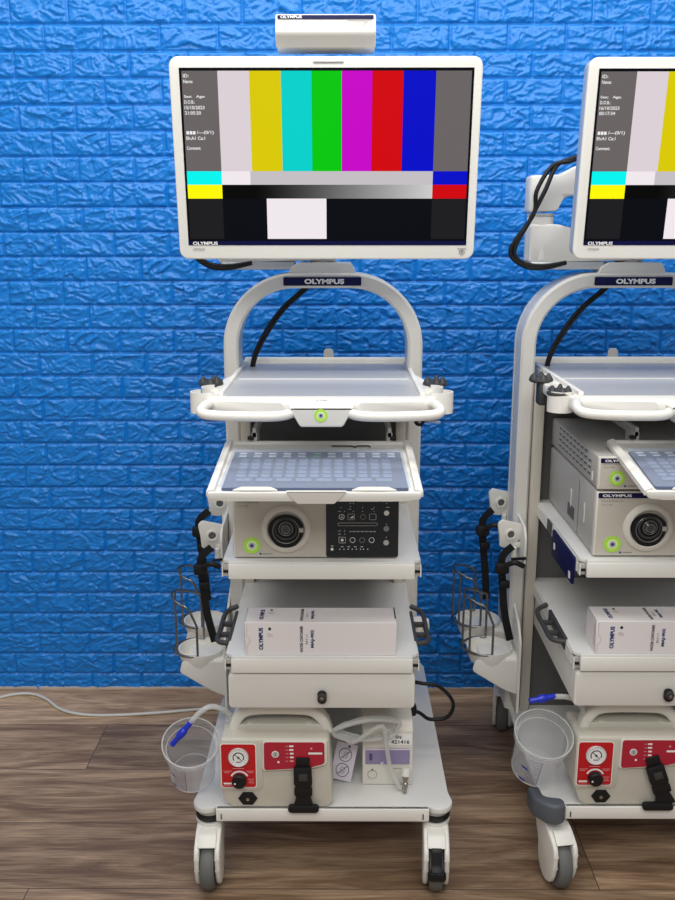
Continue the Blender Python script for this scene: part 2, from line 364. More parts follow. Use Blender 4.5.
def make_cart(cx, dy, label, right):
    root = empty('equipment_cart', (cx, Y0 + dy, 0), label=label, cat='cart')
    # base shelf, lobed over the front casters
    out = [(-.249, 0), (.249, 0), (.249, .012)]
    out += [((.272) + .034 * math.cos(R(a)), .034 + .034 * math.sin(R(a))) for a in range(-125, 21, 12)]
    out += [(.300, .07), (.300, .72), (.27, .80), (-.27, .80), (-.300, .72), (-.300, .07)]
    out += [(-.272 + .034 * math.cos(R(a)), .034 + .034 * math.sin(R(a))) for a in range(160, 306, 12)]
    out += [(-.249, .012)]
    p = P(); p.prism(out, .014, 'shelf', T(0, 0, .188), .002); p.build('base_shelf', root)
    p = P(); p.bb(-.249, .249, -.002, .012, .170, .202, 'cream', .0025); p.bb(-.238, -.2355, -.003, -.001, .176, .190, 'black'); p.bb(.2335, .236, -.003, -.001, .176, .190, 'black')
    p.bb(-.13, .12, .02, .06, .160, .186, 'cream', .003)
    p.build('front_skirt', root)
    for s in (-1, 1):
        p = P(); p.lathe([(0, .178), (.031, .178), (.031, .189), (0, .189)], 'casegrey', T(s * .268, .038, 0)); p.build('caster_mount', root)
    if right:
        caster(root, -.268, .038, 9); caster(root, .268, .038, 8, True)
    else:
        caster(root, -.268, .038, 1); caster(root, .268, .038, -3, True)
    caster(root, -.262, .73, -12); caster(root, .262, .73, 9)
    if right:                   # grey corner bumper
        p = P(); p.prism(roundpoly([(-.252, .012), (-.252, -.016), (-.275, -.026), (-.300, -.014), (-.324, .016), (-.328, .062), (-.300, .062), (-.296, .02)], .012), .052, 'bumper', T(0, 0, .166), .008, 3)
        p.build('corner_bumper', root, label='grey rubber corner bumper')
    if right:
        for o_ in list(C.objects):
            if o_.parent == root: o_.location.x += .033
    # arch: two posts and the bow in one extrusion
    xo, r, zt = (.256 if right else .236), .166, 1.394
    path = [(-xo, 0, .202), (-xo, 0, .6), (-xo, 0, 1.0), (-xo, 0, zt - r)] + [(-xo + r - r * math.cos(R(a)), 0, zt - r + r * math.sin(R(a))) for a in range(7, 91, 7)] + [(-.03, 0, zt), (.03, 0, zt)]
    path += [(xo - r + r * math.sin(R(a)), 0, zt - r + r * math.cos(R(a))) for a in range(0, 85, 7)] + [(xo, 0, zt - r), (xo, 0, 1.0), (xo, 0, .6), (xo, 0, .202)]
    # profile a = along y ; b = in plane of arch
    pr_ = [(.055, -.017), (.055, .017), (.035, .019), (.033, .016), (.025, .016), (.023, .019), (-.048, .019), (-.055, .013), (-.055, -.013), (-.048, -.019), (.05, -.019)]
    p = P(); p.sweep([(a - .004, b + .505, c) for a, b, c in path], pr_, 'white', up=(0, 1, 0)); arch = p.build('arch_frame', root, ang=30)
    p = P(); p.prism(rrect(-.099, .097, -.0105, .0105, .003), .004, 'navy', XZ(-.004, .4495, 1.392), .001)
    p.text('OLYMPUS', XZ(-.050, .4455, 1.3855), .100, .013, 'print', .05); p.build('name_badge', arch, label='navy badge reading OLYMPUS in white')
    p = P(); p.bb(-(xo - .02), xo - .02, .47, .485, .202, 1.13, 'darkpanel'); p.build('back_panel', root)
    for s in (-1, 1):
        p = P(); a_ = s * (xo - .034) - .004; p.bb(a_ - .013, a_ + .013, .44, .468, .202, 1.13, 'beige', .003); p.build('inner_column', root)
    # shelf two with clips at its corners
    def shelf(zt_, name):
        o = roundpoly([(-.2035, 0), (.2035, 0), (.2035, .010), (.217, .022), (.217, .49), (-.217, .49), (-.217, .022), (-.2035, .010)], .006)
        p = P(); p.prism(o, .010, 'shelf', T(0, 0, zt_ - .010), .002); p.bb(-.2035, .2035, -.002, .010, zt_ - .040, zt_ - .005, 'cream', .0025)
        p.bb(-.2035, .2035, .01, .46, zt_ - .030, zt_ - .011, 'shelf')
        for s in (-1, 1): p.bb(s * .2165 - .002, s * .2165 + .002, .03, .49, zt_ - .036, zt_ - .006, 'cream')
        o = p.build(name, root)
        for s in (-1, 1):
            q = P(); q.bb(s * .211 - .0065, s * .211 + .0065, .010, .016, zt_ - .036, zt_ - .011, 'casegrey'); q.bb(s * .211 - .0065, s * .211 + .0065, .006, .018, zt_ - .027, zt_ - .022, 'black')
            q.bb(s * .217 - .0012, s * .217 + .0012, .004, .020, zt_ - .036, zt_ - .011, 'cream'); q.build('corner_clip', o)
        return o
    shelf(.812, 'upper_shelf'); s3 = shelf(.588, 'drawer_shelf')
    # drawer under the third shelf
    p = P(); p.prism(rrect(-.212, .210, .458, .544, (.010, .010, .012, .012)), .44, 'white', XZ(0, .445, 0), .004); dr = p.build('drawer', root)
    p = P(); M = XZ(.0, .004, .491); p.prism(rrect(-.0105, .0105, -.016, .014, .0095), .012, 'black', M, .003); p.cyl(.0095, .006, 'rubber', XZ(.0, -.008, .494), 24, .001); p.cyl(.0035, .008, 'metal', XZ(.0, -.008, .494), 16); p.build('lock', dr)
    # grey side handles by the drawer
    for s in (-1, 1):
        p = P(); X = s * .234
        p.tube([(s * .218, .08, .582), (X + s * .012, .10, .580), (X + s * .014, .17, .578), (X + s * .012, .26, .580), (s * .218, .28, .590)], .0062, 'bracket', up=(0, 0, 1))
        for yy in (.14, .20): p.bb(min(s * .214, X + s * .014), max(s * .214, X + s * .012), yy - .005, yy + .005, .570, .582, 'bracket', .002)
        p.bb(min(s * .213, s * .221), max(s * .213, s * .221), .08, .25, .56, .59, 'bracket', .002)
        p.build('side_rail', root)
    # top tray
    zt = 1.166
    o = roundpoly([(-.240, .040), (-.070, -.006), (.070, -.006), (.240, .040), (.248, .06), (.246, .30), (.228, .40), (.222, .62), (-.222, .62), (-.228, .40), (-.246, .30), (-.248, .06)], .014)
    p = P(); p.prism(o, .026, 'cream', T(0, 0, zt - .028), .004)
    p.prism(roundpoly([(-.066, 0), (-.042, -.042), (.046, -.042), (.070, 0)], .006), .058, 'cream', XZ(0, .02, 1.1612), .005)
    for s in (-1, 1): p.bb(s * .219 - .006, s * .219 + .006, .075, .61, zt - .004, zt + .007, 'cream', .003)
    p.bb(-.222, .222, .604, .618, zt - .004, zt + .014, 'cream', .004)
    tray = p.build('top_tray', root)
    p = P(); p.prism(roundpoly([(-.211, .077), (.211, .077), (.211, .600), (-.211, .600)], .008), .0012, 'matgrey', T(0, 0, zt - .0022)); p.bb(-.205, .205, .31, .318, zt - .002, zt + .0006, 'shelf'); p.build('tray_mat', tray)
    p = P(); green_button(p, XZ(.001, -.0385, 1.1445), .0135); p.build('round_sticker', tray, label='green ringed round sticker')
    p = P(); p.text('A TSM', T(-.010, .02, zt - .0019), .022, .007, 'inkblue', .02); p.build('lettering', tray)
    p = P(); p.prism(roundpoly([(-.014, 0), (.014, 0), (.014, .026), (.009, .034), (-.009, .034), (-.014, .026)], .004), .008, 'casegrey', XZ(.008, .626, zt + .002), .002); p.bb(-.012, .028, .612, .628, zt - .01, zt + .006, 'casegrey', .002); p.build('rear_stop', tray)
    for s in (-1, 1):
        p = P()
        p.tube([(s * .232, .05, 1.156), (s * .244, .02, 1.154), (s * .248, -.020, 1.150), (s * .236, -.044, 1.148), (s * .200, -.051, 1.146), (s * .140, -.054, 1.145), (s * .095, -.052, 1.145), (s * .072, -.042, 1.146), (s * .060, -.020, 1.146), (s * .050, -.01, 1.145)], .0105, 'cream', n=14)
        p.build('push_handle', tray)
        # open cup holders beside the tray
        p = P()
        for k, (cx_, cy_, rr, a0, a1) in enumerate(((.260, .095, .028, -150, 130), (.247, .160, .026, -120, 150))):
            M = T(s * cx_, cy_, zt - .040) @ Matrix.Scale(s, 4, (1, 0, 0))
            p.lathe([(rr - .004, 0), (rr, 0), (rr, .046), (rr - .004, .046), (rr - .004, 0)], 'cream', M, 30, a0 - 10, a1 - 60)
            p.lathe([(0, 0), (rr - .003, 0), (rr - .003, .004), (0, .004)], 'cream', M, 30)
        p.bb(min(s * .236, s * .262), max(s * .236, s * .262), .19, .30, zt - .03, zt - .004, 'cream', .006)
        p.build('cup_holder', tray)
        if not right: spots = [(.262, .235)]
        else: spots = [(.262, .095), (.262, .285)] if s < 0 else [(.262, .235)]
        for (hx, hy) in spots:
            p = P(); M = T(s * hx, hy, zt - .004)
            p.lathe([(0, 0), (.026, 0), (.029, .004), (.028, .008), (.018, .011), (.012, .015), (0, .016)], 'rubber', M, 28)
            for k, a in enumerate((10, 75, 150, 200, 275, 325)):
                p.lathe([(.010, 0), (.008, .006), (.0025, .012 + .004 * (k % 2)), (0, .013 + .004 * (k % 2))], 'rubber', M @ T(.019 * math.cos(R(a)), .019 * math.sin(R(a)), .006), 14)
            if right and hy > .2: p.bb(-.008, .010, -.024, .016, -.055, .002, 'rubber', .005, M)
            p.build('scope_rest', tray, label='black rubber scope rest')
    # keyboard pull-out
    a = math.atan2(.037, .28)
    K = T(-.0085, -.180, 1.0165, math.degrees(a))
    p = P(); o = roundpoly([(-.207, 0), (.207, 0), (.203, .287), (-.203, .287)], .010)
    p.prism(o, .005, 'cream', K @ T(0, 0, -.006), .001)
    for s in (-1, 1): p.sweep([(s * .202, .004, .0), (s * .198, .283, .0)], [(-.006, -.008), (.004, -.008), (.009, -.003 - .004 * s), (.009, .003 - .004 * s), (.004, .008), (-.006, .008)], 'cream', K)
    p.sweep([(-.199, .284, 0), (.199, .284, 0)], [(-.006, -.003), (.005, -.003), (.005, .003), (-.006, .003)], 'cream', K)
    p.prism(roundpoly([(-.205, -.012), (-.184, -.015), (.186, -.015), (.205, -.012), (.208, .003), (-.208, .003)], .006), .006, 'cream', K @ XZ(0, .004, .002), .002)
    p.prism(roundpoly([(-.056, .006), (.063, .006), (.038, -.021), (-.034, -.021)], .003), .006, 'cream', K @ XZ(0, -.001, .004), .002)
    for xx in (-.115, .115): p.prism(roundpoly([(xx - .045, 0), (xx + .045, 0), (xx + .028, .016), (xx - .028, .016)], .004), .004, 'cream', K @ T(0, .001, .006), .001)
    kt = p.build('keyboard_tray', root); kt.location.x = .066 if right else 0
    p = P(); p.tube([(.03, .262, .002), (.075, .262, .002), (.082, .255, .002), (.085, .262, .002), (.11, .264, .002), (.115, .258, .002)], .0016, 'black', K, 6, False); p.build('pen_clip', kt)
    for s in (-1, 1):
        p = P(); p.sweep([(s * .150, .10, 1.078), (s * .150, .42, 1.078)], [(-.010, -.004), (.010, -.004), (.010, .004), (-.010, .004)], 'casegrey'); p.bb(s * .158 - .007, s * .158 + .007, .095, .108, 1.062, 1.070, 'black', .002); p.bb(s * .150 - .006, s * .150 + .006, .1, .16, 1.05, 1.078, 'casegrey'); p.bb(s*.150-.004,s*.150+.004,.20,.42,1.078,1.140,'casegrey'); p.build('slide_rail', kt)
    # monitor arm: foot on the arch, lower arm folded to the left, elbow, upper arm back to the screen
    p = P(); p.prism(roundpoly([(-.088, 0), (.084, 0), (.078, .018), (.070, .029), (-.062, .029), (-.080, .018)], .004), .090, 'white', XZ(-.004, .5475, 1.409), .004)
    p.cyl(.034, .018, 'casegrey', T(-.004, .505, 1.437), 32, .003); foot = p.build('monitor_arm', root)
    sx_ = 0
    p = P(); p.prism(roundpoly([(-.268, .0), (.03, .008), (.03, .052), (-.17, .088), (-.198, .096), (-.268, .096)], .01), .07, 'white', XZ(0, .54, 1.436), .006)
    p.cyl(.036, .114, 'white', T(-.236, .505, 1.440), 36, .004, .033); p.bb(-.262, -.075, .47, .53, 1.420, 1.440, 'silver', .004); p.build('lower_arm', foot)
    p = P(); p.cyl(.034, .006, 'casegrey', T(-.236, .505, 1.552), 32); p.prism(roundpoly([(-.272, .004), (-.200, .008), (-.185, .04), (-.06, .075), (-.06, .135), (-.15, .12), (-.197, .096), (-.272, .094)], .008), .062, 'white', XZ(0, .536, 1.556), .006)
    p.bb(-.190, -.05, .472, .474, 1.602, 1.606, 'casegrey'); p.build('upper_arm', foot)
    mx_ = .10 if right else .01
    p = P(); p.bb(-.12, mx_ + .06, .34, .53, 1.62, 1.68, 'white', .01); p.bb(mx_ - .06, mx_ + .06, .255, .36, 1.58, 1.72, 'casegrey', .008); p.build('screen_mount', foot)
    p = P()
    for k in (0, 1):
        o_ = k * .010
        p.tube([(-.14, .42 + o_, 1.70), (-.185, .42, 1.685 - .5 * o_), (-.220 - o_, .425, 1.668), (-.246 - 2 * o_, .42, 1.61), (-.276 + .6 * o_, .425, 1.545 + o_), (-.312 - o_, .43, 1.47), (-.290, .43, 1.438 - .6 * o_), (-.24, .43, 1.430 - .5 * o_), (-.18, .44, 1.438)], .0055, 'black')
    p.build('arm_cable', foot, label='black cable looped around the arm')
    # video cables dropping from the badge to the left post
    p = P()
    for k in (0, 1):
        o_ = .010 * k
        p.tube([(-.030 + o_, .53, 1.415), (-.055 + o_, .53, 1.372), (-.114 + o_, .53, 1.318), (-.163 + o_, .53, 1.250), (-.193 + .6 * o_, .53, 1.180), (-.198 + .6 * o_, .53, 1.10)], .0042, 'black')
    p.build('video_cable', root)
    # scope hanger plate with hooks on the post's left side
    px = -.262
    p = P(); p.prism(roundpoly([(.63, .790), (.66, .782), (.66, .70), (.345, .668), (.345, .745), (.365, .770)], .012), .007, 'white', YZ(px - .007, 0, 0), .002)
    p.bb(px - .008, px + .028, .47, .53, .70, .76, 'white', .002)
    hang = p.build('scope_hanger', root)
    for (yy, zz) in ((.57, .775), (.41, .735)):
        q = P(); o = roundpoly([(0, .030), (-.055, .045), (-.066, .034), (-.060, .0), (-.058, -.030), (-.03, -.035), (0, -.010)], .006)
        # ring-like wing: outline with round eye, tilted towards the viewer
        M = T(px - .006, yy, zz, 0, 0, 12) @ XZ(0, 0, 0)
        q.prism(o, .008, 'white', M, .002); q.annulus(.010, .015, .012, 'cream', M @ T(-.030, .004, 0)); q.cyl(.010, .0095, 'darkpanel', M @ T(-.030, .004, 0), 20)
        q.cyl(.007, .030, 'cream', T(px - .022, yy - .01, zz - .062), 16, .002); q.bb(px - .03, px, yy - .012, yy, zz - .035, zz - .02, 'white', .003); q.build('hook', hang)
    q = P(); q.tube([(px - .030, .38, .675), (px - .004, .34, .692)], .004, 'black', smooth=False); q.build('strap_tongue', hang)
    for k, (sx0, yy, zz) in enumerate(((-.080, .53, .765), (-.052, .37, .715))):
        q = P(); x0 = px + sx0
        rib = [(-.010, -.0012), (.010, -.0012), (.010, .0012), (-.010, .0012)]
        pth = spline([(x0 + .02, yy, zz), (x0 - .008, yy - .01, zz - .03), (x0 - .004, yy - .01, zz - .10), (x0 + .004, yy - .012, zz - .18), (x0 + .010 + .012 * k, yy - .012, zz - .26)])
        q.sweep(pth, [(b, a) for a, b in rib], 'black', up=(0, 1, 0))
        q.box((x0 - .008, yy - .016, zz - .055), (.036, .020, .03), 'black', .006); q.box((x0, yy - .016, zz - .10), (.028, .014, .022), 'black', .005)
        q.tube([(x0 - .005, yy - .02, zz - .05), (x0 + .02, yy - .03, zz - .035), (x0 + .045, yy - .03, zz - .045)], .007, 'black'); q.build('strap', hang, label='black webbing strap with buckle')
    # basket: plate, two bowls and their wire rings
    p = P(); p.prism(roundpoly([(.345, .240), (.345, .455), (.375, .490), (.64, .60), (.67, .60), (.67, .33), (.42, .240)], .012), .007, 'white', YZ(px - .007, 0, 0), .002)
    p.bb(px - .008, px + .028, .47, .53, .40, .50, 'white', .002)
    bk = p.build('scope_basket', root)
    for (bx, by, bz) in ((px - .075, .41, .385), (px - .085, .56, .400)):
        q = P(); M = T(bx, by, bz)
        q.lathe([(0, 0), (.046, .002), (.055, .018), (.058, .030), (.062, .030), (.060, .012), (.052, -.010), (0, -.014)], 'cream', M, 40)
        q.prism(roundpoly([(-.03, -.045), (.070, -.05), (.070, .05), (-.03, .045)], .012), .020, 'cream', M @ T(0, 0, -.004), .004)
        q.prism(roundpoly([(-.045, .012), (.070, .012), (.070, -.090), (.035, -.075), (-.052, -.020)], .008), .006, 'white', M @ XZ(0, -.047, 0), .002); q.build('bowl', bk)
        q = P(); W = []
        for a in range(-100, 101, 20): W.append((-.012 - .062 * math.cos(R(a)), .058 * math.sin(R(a)), .155 + .03 * math.cos(R(a * .9)) - (.04 if a < -80 else 0)))
        q.tube(W, .0032, 'wire', M); q.tube([(w_[0], w_[1], .028) for w_ in W], .0032, 'wire', M)
        for i in (3, 6): q.tube([(W[i][0], W[i][1], .028), W[i]], .003, 'wire', M, smooth=False)
        q.tube([(W[0][0], W[0][1], .028), W[0]], .0032, 'wire', M, smooth=False); q.tube([(W[-1][0], W[-1][1], .028), W[-1]], .0032, 'wire', M, smooth=False)
        q.build('wire_guard', bk, label='dark wire guard ring')
    # clamp knob and clear fitting under the tray on the right
    p = P(); p.cyl(.0125, .020, 'black', XZ(.222, .19, 1.090), 28, .003); p.cyl(.004, .022, 'metal', XZ(.222, .19, 1.090), 16); p.bb(.213, .231, .19, .45, 1.082, 1.098, 'casegrey', .002); p.build('clamp_knob', root)
    p = P(); p.bb(.235, .272, .185, .190, 1.083, 1.087, 'tube', .001); p.bb(.238, .272, .185, .190, 1.100, 1.104, 'tube', .001); p.bb(.238, .256, .18, .195, 1.086, 1.102, 'tube', .002); p.tube([(.262, .187, 1.08), (.262, .187, 1.12)], .0015, 'tube', smooth=False); p.build('clear_fitting', root)
    # black mains lead hanging beside the drawer
    if not right:
        p = P(); p.tube([(.205, .25, .40), (.243, .23, .403), (.293, .23, .392), (.328, .23, .348), (.314, .23, .308), (.27, .23, .302), (.244, .225, .322), (.225, .225, .330)], .0048, 'black')
        p.bb(.205, .235, .21, .245, .318, .345, 'black', .008); p.build('mains_lead', root)
        p = P(); p.lathe([(0, 0), (.022, 0), (.024, .02), (.022, .034), (0, .034)], 'cream', T(.238, .22, .545), 24); p.build('post_cap', root)
    else:                       # navy plate clipped to the shelf edge
        p = P(); p.prism(rrect(.035, .235, .742, .806, .004), .006, 'navy', YZ(-.226, 0, 0), .001); p.bb(-.2275, -.2255, .05, .062, .75, .765, 'print'); p.bb(-.2275, -.2255, .20, .21, .765, .78, 'print')
        p.build('edge_plate', root, label='dark navy plate on the shelf edge')
        p = P(); p.bb(-.2195, -.2165, .27, .32, .775, .806, 'bracket'); p.build('edge_clip', root)
    return root

# ------------------------------------------------------------------ things on the carts (x, y local to the cart)
def make_monitor(cx, dy, ux, label, date, time, box):
    a = 6.9
    root = empty('medical_monitor', (cx + ux, 2.05 + dy, 1.452), (R(a), 0, 0), label=label, cat='monitor')
    p = P(); p.prism(rrect(-.327, .327, 0, .416, .020, 6), .012, 'cream', XZ(0, .012, 0), .004, 3); p.prism(rrect(-.325, .325, .002, .414, .020, 6), .040, 'silver', XZ(0, .050, 0), .003)
    p.prism(rrect(-.26, .26, .05, .36, .03, 6), .03, 'white', XZ(0, .078, 0), .010, 3); p.build('bezel', root)
    p = P(); f = XZ(0, -.0006, 0)
    def q(u0, u1, v0, v1, m, w=.0004): p.flat([(u0, v0), (u1, v0), (u1, v1), (u0, v1)], 'screen_' + m, f, w)
    q(-.306, .309, .031, .394, 'black', .0002)
    us = [-.226, -.160, -.094, -.030, .033, .097, .162, .230]
    q(-.301, us[0], .188, .388, 'grey'); q(.230, .304, .188, .388, 'grey')
    for i, c in enumerate(('white', 'yellow', 'cyan', 'green', 'magenta', 'red', 'blue')): q(us[i], us[i + 1], .188, .388, c)
    q(-.301, -.226, .160, .188, 'brightcyan'); q(-.301, -.226, .131, .160, 'brightyellow')
    q(-.226, -.164, .160, .188, 'pure'); q(-.164, .230, .160, .188, 'lightgrey'); q(.230, .304, .160, .188, 'blue'); q(.230, .304, .131, .160, 'red')
    q(-.226, .230, .131, .160, 'ramp'); q(-.301, -.226, .045, .131, 'charcoal'); q(.230, .304, .045, .131, 'charcoal')
    q(-.226, -.130, .045, .131, 'black', .0005); q(-.130, .000, .045, .131, 'pure'); q(.0, .230, .045, .131, 'black', .0005); q(-.306, .309, .031, .040, 'navyline')
    for t_, v, wd in (('ID:', .375, .012), ('Name:', .364, .020), ('Sex:   Age:', .334, .044), ('D.O.B.:', .324, .022), (date, .313, .042), (time, .3025, .034), ('\u25a0\u25a0\u25a0/---(0/1)', .263, .058), ('Eh:A1 Ca:1', .252, .040), ('Comment:', .232, .030)):
        if t_[0] == '\u25a0':
            for k in range(3): q(-.297 + k * .0068, -.2915 + k * .0068, v, v + .0065, 'text', .0006)
            p.text('/---(0/1)', f @ T(-.275, v - .001, .0006), .036, .0085, 'screen_text', .015)
        else: p.text(t_, f @ T(-.298, v, .0006), wd, .0068, 'screen_text', .015)
    p.build('screen', root)
    p = P(); p.text('OLYMPUS', f @ T(-.296, .0315, .0008), .055, .0075, 'print', .03); p.text('OEV262H', f @ T(-.296, .020, .0012), .026, .005, 'inkgrey', .01)
    p.bb(-.026, .037, -.0022, -.0010, .4035, .4055, 'inkgrey'); p.ring(.0055, .0006, 'inkgrey', f @ T(.300, .016, .0012), 20, 6); p.bb(.298, .302, -.0022, -.0012, .014, .019, 'inkgrey'); p.bb(.290,.310,-.0022,-.0012,.0235,.0245,'inkgrey'); p.build('lettering', root)
    if box:
        M = Matrix.Rotation(R(-a), 4, 'X')
        p = P(); p.bb(-.06, .075, .02, .05, .402, .424, 'casegrey', .002, M); p.bb(-.035, .035, .030, .046, .38, .422, 'bracket', .001, M)
        for xx in (-.085, .088): p.bb(xx - .0025, xx + .0025, .03, .035, .40, .425, 'black', 0, M)
        p.build('top_bracket', root)
    return root
def make_receiver(cx, dy):
    root = empty('control_unit', (cx + .010, 1.975 + dy, 1.880), label='small white control box on top of the monitor, navy OLYMPUS stripe', cat='control box')
    pr = roundpoly([(.0, .064), (-.020, .062), (-.026, .058), (-.034, .026), (-.031, .020), (-.010, .0), (.06, .0), (.075, .012), (.075, .058), (.065, .064)], .004)
    p = P(); p.prism(pr, .206, 'cream', YZ(-.103, .04, .002), .004, 2); p.build('case', root)
    # front face is tilted : small matrix along it
    a = math.atan2(.008, .032); F = T(0, .0135, .0608, math.degrees(-a)) @ XZ(0, 0, 0) @ T(0, 0, .0010)
    p = P(); p.prism(rrect(-.098, .098, -.0085, -.001, .001), .0012, 'navy', F @ T(0, .0, -.0002)); p.build('stripe', root)
    p = P(); p.text('OLYMPUS', F @ T(-.092, -.0080, .0013), .044, .006, 'print', .03); p.text('OEV-A', F @ T(-.093, -.0155, .0004), .020, .0035, 'inkgrey')
    for (x0, x1, y0, y1) in ((.044, .094, -.0135, -.0120), (.020, .034, -.0190, -.0182), (.056, .064, -.0185, -.0177), (.056, .064, -.0225, -.0217)): p.flat([(x0, y0), (x1, y0), (x1, y1), (x0, y1)], 'inkgrey', F, .0008)
    for k, r_ in enumerate((.0032,)): p.ring(r_, .0004, 'inkgrey', F @ T(.082, -.0200, .0008), 16, 5)
    p.build('lettering', root)
def make_keyboard(cx, dy, label):
    a = math.atan2(.037, .28)
    root = empty('keyboard', (cx - .0085, Y0 + dy - .180, 1.012), (a, 0, 0), label=label, cat='keyboard', group='film-covered keyboards')
    p = P(); p.prism(roundpoly([(-.183, .020), (.183, .020), (.178, .222), (-.178, .222)], .006), .008, 'slate', T(0, 0, .0002), .001); p.build('base', root)
    me = {}
    def key(x, y, w_, d_, m):
        k = (round(w_, 4), m)
        if k not in me:
            p = P(); p.box((0, 0, .0015), (w_, d_, .003), m, .0012, seg=1); o = p.build('key', root); me[k] = o.data
        else:
            o = bpy.data.objects.new('key', me[k]); C.objects.link(o); o.parent = root
        o.location = (x, y, .0085)
    for r_, y in ((0, .206), (1, .190)):
        for i in range(11): key(-.158 + i * .0315, y, .017, .007, 'keygreen' if i in (5,) else 'print')
    for r_, y in enumerate((.166, .145, .124, .103, .082, .061)):
        n = 13 - (r_ == 5) * 5
        for i in range(n):
            wd = .022 if n == 13 else .036
            key(-.163 + (i + .5) * 24.6e-3 * 13 / n, y, wd - .004, .015, 'key')
    p = P(); p.prism(roundpoly([(-.188, .014), (.188, .014), (.181, .226), (-.181, .226)], .006), .0006, 'film', T(0, 0, .0130))
    p.build('dust_cover', root, label='translucent bluish film over the keys')
def device_case(p, z0, z1, x0=-.194, x1=.169):
    p.bb(x0, x1, .030, .455, z0 + .006, z1, 'casegrey', .004)
    p.bb(x0, x1, .0182, .035, z0 + .004, z1, 'pumphi', .004); p.bb(x0 + .0045, x1 - .0015, .0178, .020, z0 + .0075, z1 - .0015, 'beige')
    for xx in (x0 + .03, x1 - .03):
        for yy in (.07, .36): p.cyl(.012, .007, 'black', T(xx, yy, z0), 16)
def make_light_source(cx, dy, label):
    z = .812; root = empty('light_source', (cx, Y0 + dy, z), label=label, cat='medical device')
    p = P(); device_case(p, 0, .150)
    for k in range(2):
        p.bb(-.1955, -.194, .10 + .12 * k, .108 + .12 * k, .085, .10, 'cream'); p.bb(-.1955, -.194, .10 + .12 * k, .104 + .12 * k, .055, .085, 'cream')
    p.bb(-.1948, -.194, .19, .25, .03, .06, 'darkpanel'); p.bb(-.1945, -.194, .155, .157, .01, .14, 'vent')
    p.build('case', root)
    F = XZ(0, .0177, 0)
    p = P(); p.prism(rrect(-.190, .167, .137, .1485, .002), .001, 'navy', F); p.build('stripe', root)
    p = P(); p.text('OLYMPUS', F @ T(-.181, .1395, .0012), .063, .0062, 'print', .03); p.text('EVIS EXERA III', F @ T(-.182, .128, .0003), .046, .0042, 'inkgrey'); p.text('CLV-190', F @ T(-.182, .1195, .0003), .024, .0045, 'inkgrey')
    p.box((-.134, .0175, .0125), (.004, .001, .004), 'inkblue'); p.flat([(-.129, .0115), (-.108, .0115), (-.108, .0135), (-.129, .0135)], 'inkgrey', F, .0005); p.build('lettering', root)
    p = P(); green_button(p, F @ T(-.1525, .032, .0003), .0185); p.build('power_button', root, label='lime ringed power button')
    # scope socket: bevelled ring, dark well with drooping lower lip, threaded core
    M = F @ T(-.077, .070, 0)
    p = P(); p.lathe([(.055, 0), (.054, .004), (.050, .008), (.043, .010), (.040, .006), (.039, 0)], 'pumphi', M, 56)
    p.annulus(.040, .046, .004, 'pump', M); so = p.build('scope_socket', root)
    p = P(); o = [(.038 * math.cos(R(t)), .033 * math.sin(R(t)) if math.sin(R(t)) > 0 else .045 * math.sin(R(t)) * (.75 + .25 * abs(math.sin(R(t))))) for t in range(0, 360, 8)]
    p.prism(o, .0075, 'black', M, .001); p.ring(.0225, .003, 'rubber', M @ T(0, .002, .009)); p.ring(.0285, .0016, 'wire', M @ T(0, -.002, .008))
    p.lathe([(0, .018), (.010, .018), (.013, .014), (.017, .013), (.018, .007)], 'lens', M @ T(0, .004, 0), 32); p.ring(.0145, .0012, 'wire', M @ T(0, .004, .014)); p.ring(.009, .0012, 'wire', M @ T(0, .004, .018))
    p.box((.033, .0, .008), (.010, .010, .006), 'casegrey', .001, M); p.build('socket_core', so)
    p = P(); p.prism(rrect(.010, .1675, .006, .1365, .004), .0012, 'panel', F); cp = p.build('control_panel', root)
    p = P()
    def px(x, y): return ((x / 3.375 + 215 - 341) / 457 + .042, .150 - ((y / 3.375 + 490) - 502.5) * .00245)
    def pill(x0, y0, x1, y1):
        a_, b_ = px(x0, y1), px(x1, y0); p.tube([(u, v, 0) for u, v in rrect(a_[0], b_[0], a_[1], b_[1], .0018, 3)], .00035, 'print', F @ T(0, 0, .0014), 5, False, True)
    def dot(x, y, r_, m='print'): u, v = px(x, y); p.cyl(r_, .0006, m, F @ T(u, v, .0012), 16)
    def ringp(x, y, r_, m='print'): u, v = px(x, y); p.annulus(r_ * .82, r_, .0008, m, F @ T(u, v, .0012), 24)
    pill(415, 57, 473, 66); pill(480, 57, 552, 66); pill(558, 57, 600, 66); pill(416, 133, 548, 142)
    for (x, y) in ((457, 72), (467, 72), (457, 82), (426, 85), (438, 97), (467, 97), (498, 85), (498, 97), (536, 85), (536, 97), (578, 72), (578, 84), (438, 158), (438, 168), (578, 137), (578, 178)): dot(x, y, .0009)
    for (x, y) in ((421, 97), (421, 158), (421, 168), (455, 90), (530, 90), (583, 84)):
        u, v = px(x, y); p.box((u, v, .0015), (.006, .0008, .0004), 'print', 0, F)
    for (x, y, m) in ((428, 114, 'print'), (500, 114, 'inkgrey'), (465, 187, 'print'), (497, 187, 'inkgrey'), (529, 187, 'print')): ringp(x, y, .0062, m)
    for (x, y, m) in ((460, 114, 'print'), (532, 114, 'inkgrey'), (430, 187, 'print')): pill(x - 11, y - 9, x + 11, y + 9)
    dot(430, 187, .0032); dot(578, 102, .0058); dot(578, 151, .0062, 'inkgrey'); dot(578, 195, .0062, 'casegrey'); dot(396, 216, .0032)
    u, v = px(460, 114); p.prism([(u - .004, v - .003), (u + .005, v - .003), (u + .005, v + .003)], .0005, 'print', F @ T(0, 0, .0012))
    u, v = px(428, 114); p.text('A', F @ T(u - .002, v - .003, .0016), .005, .006, 'print')
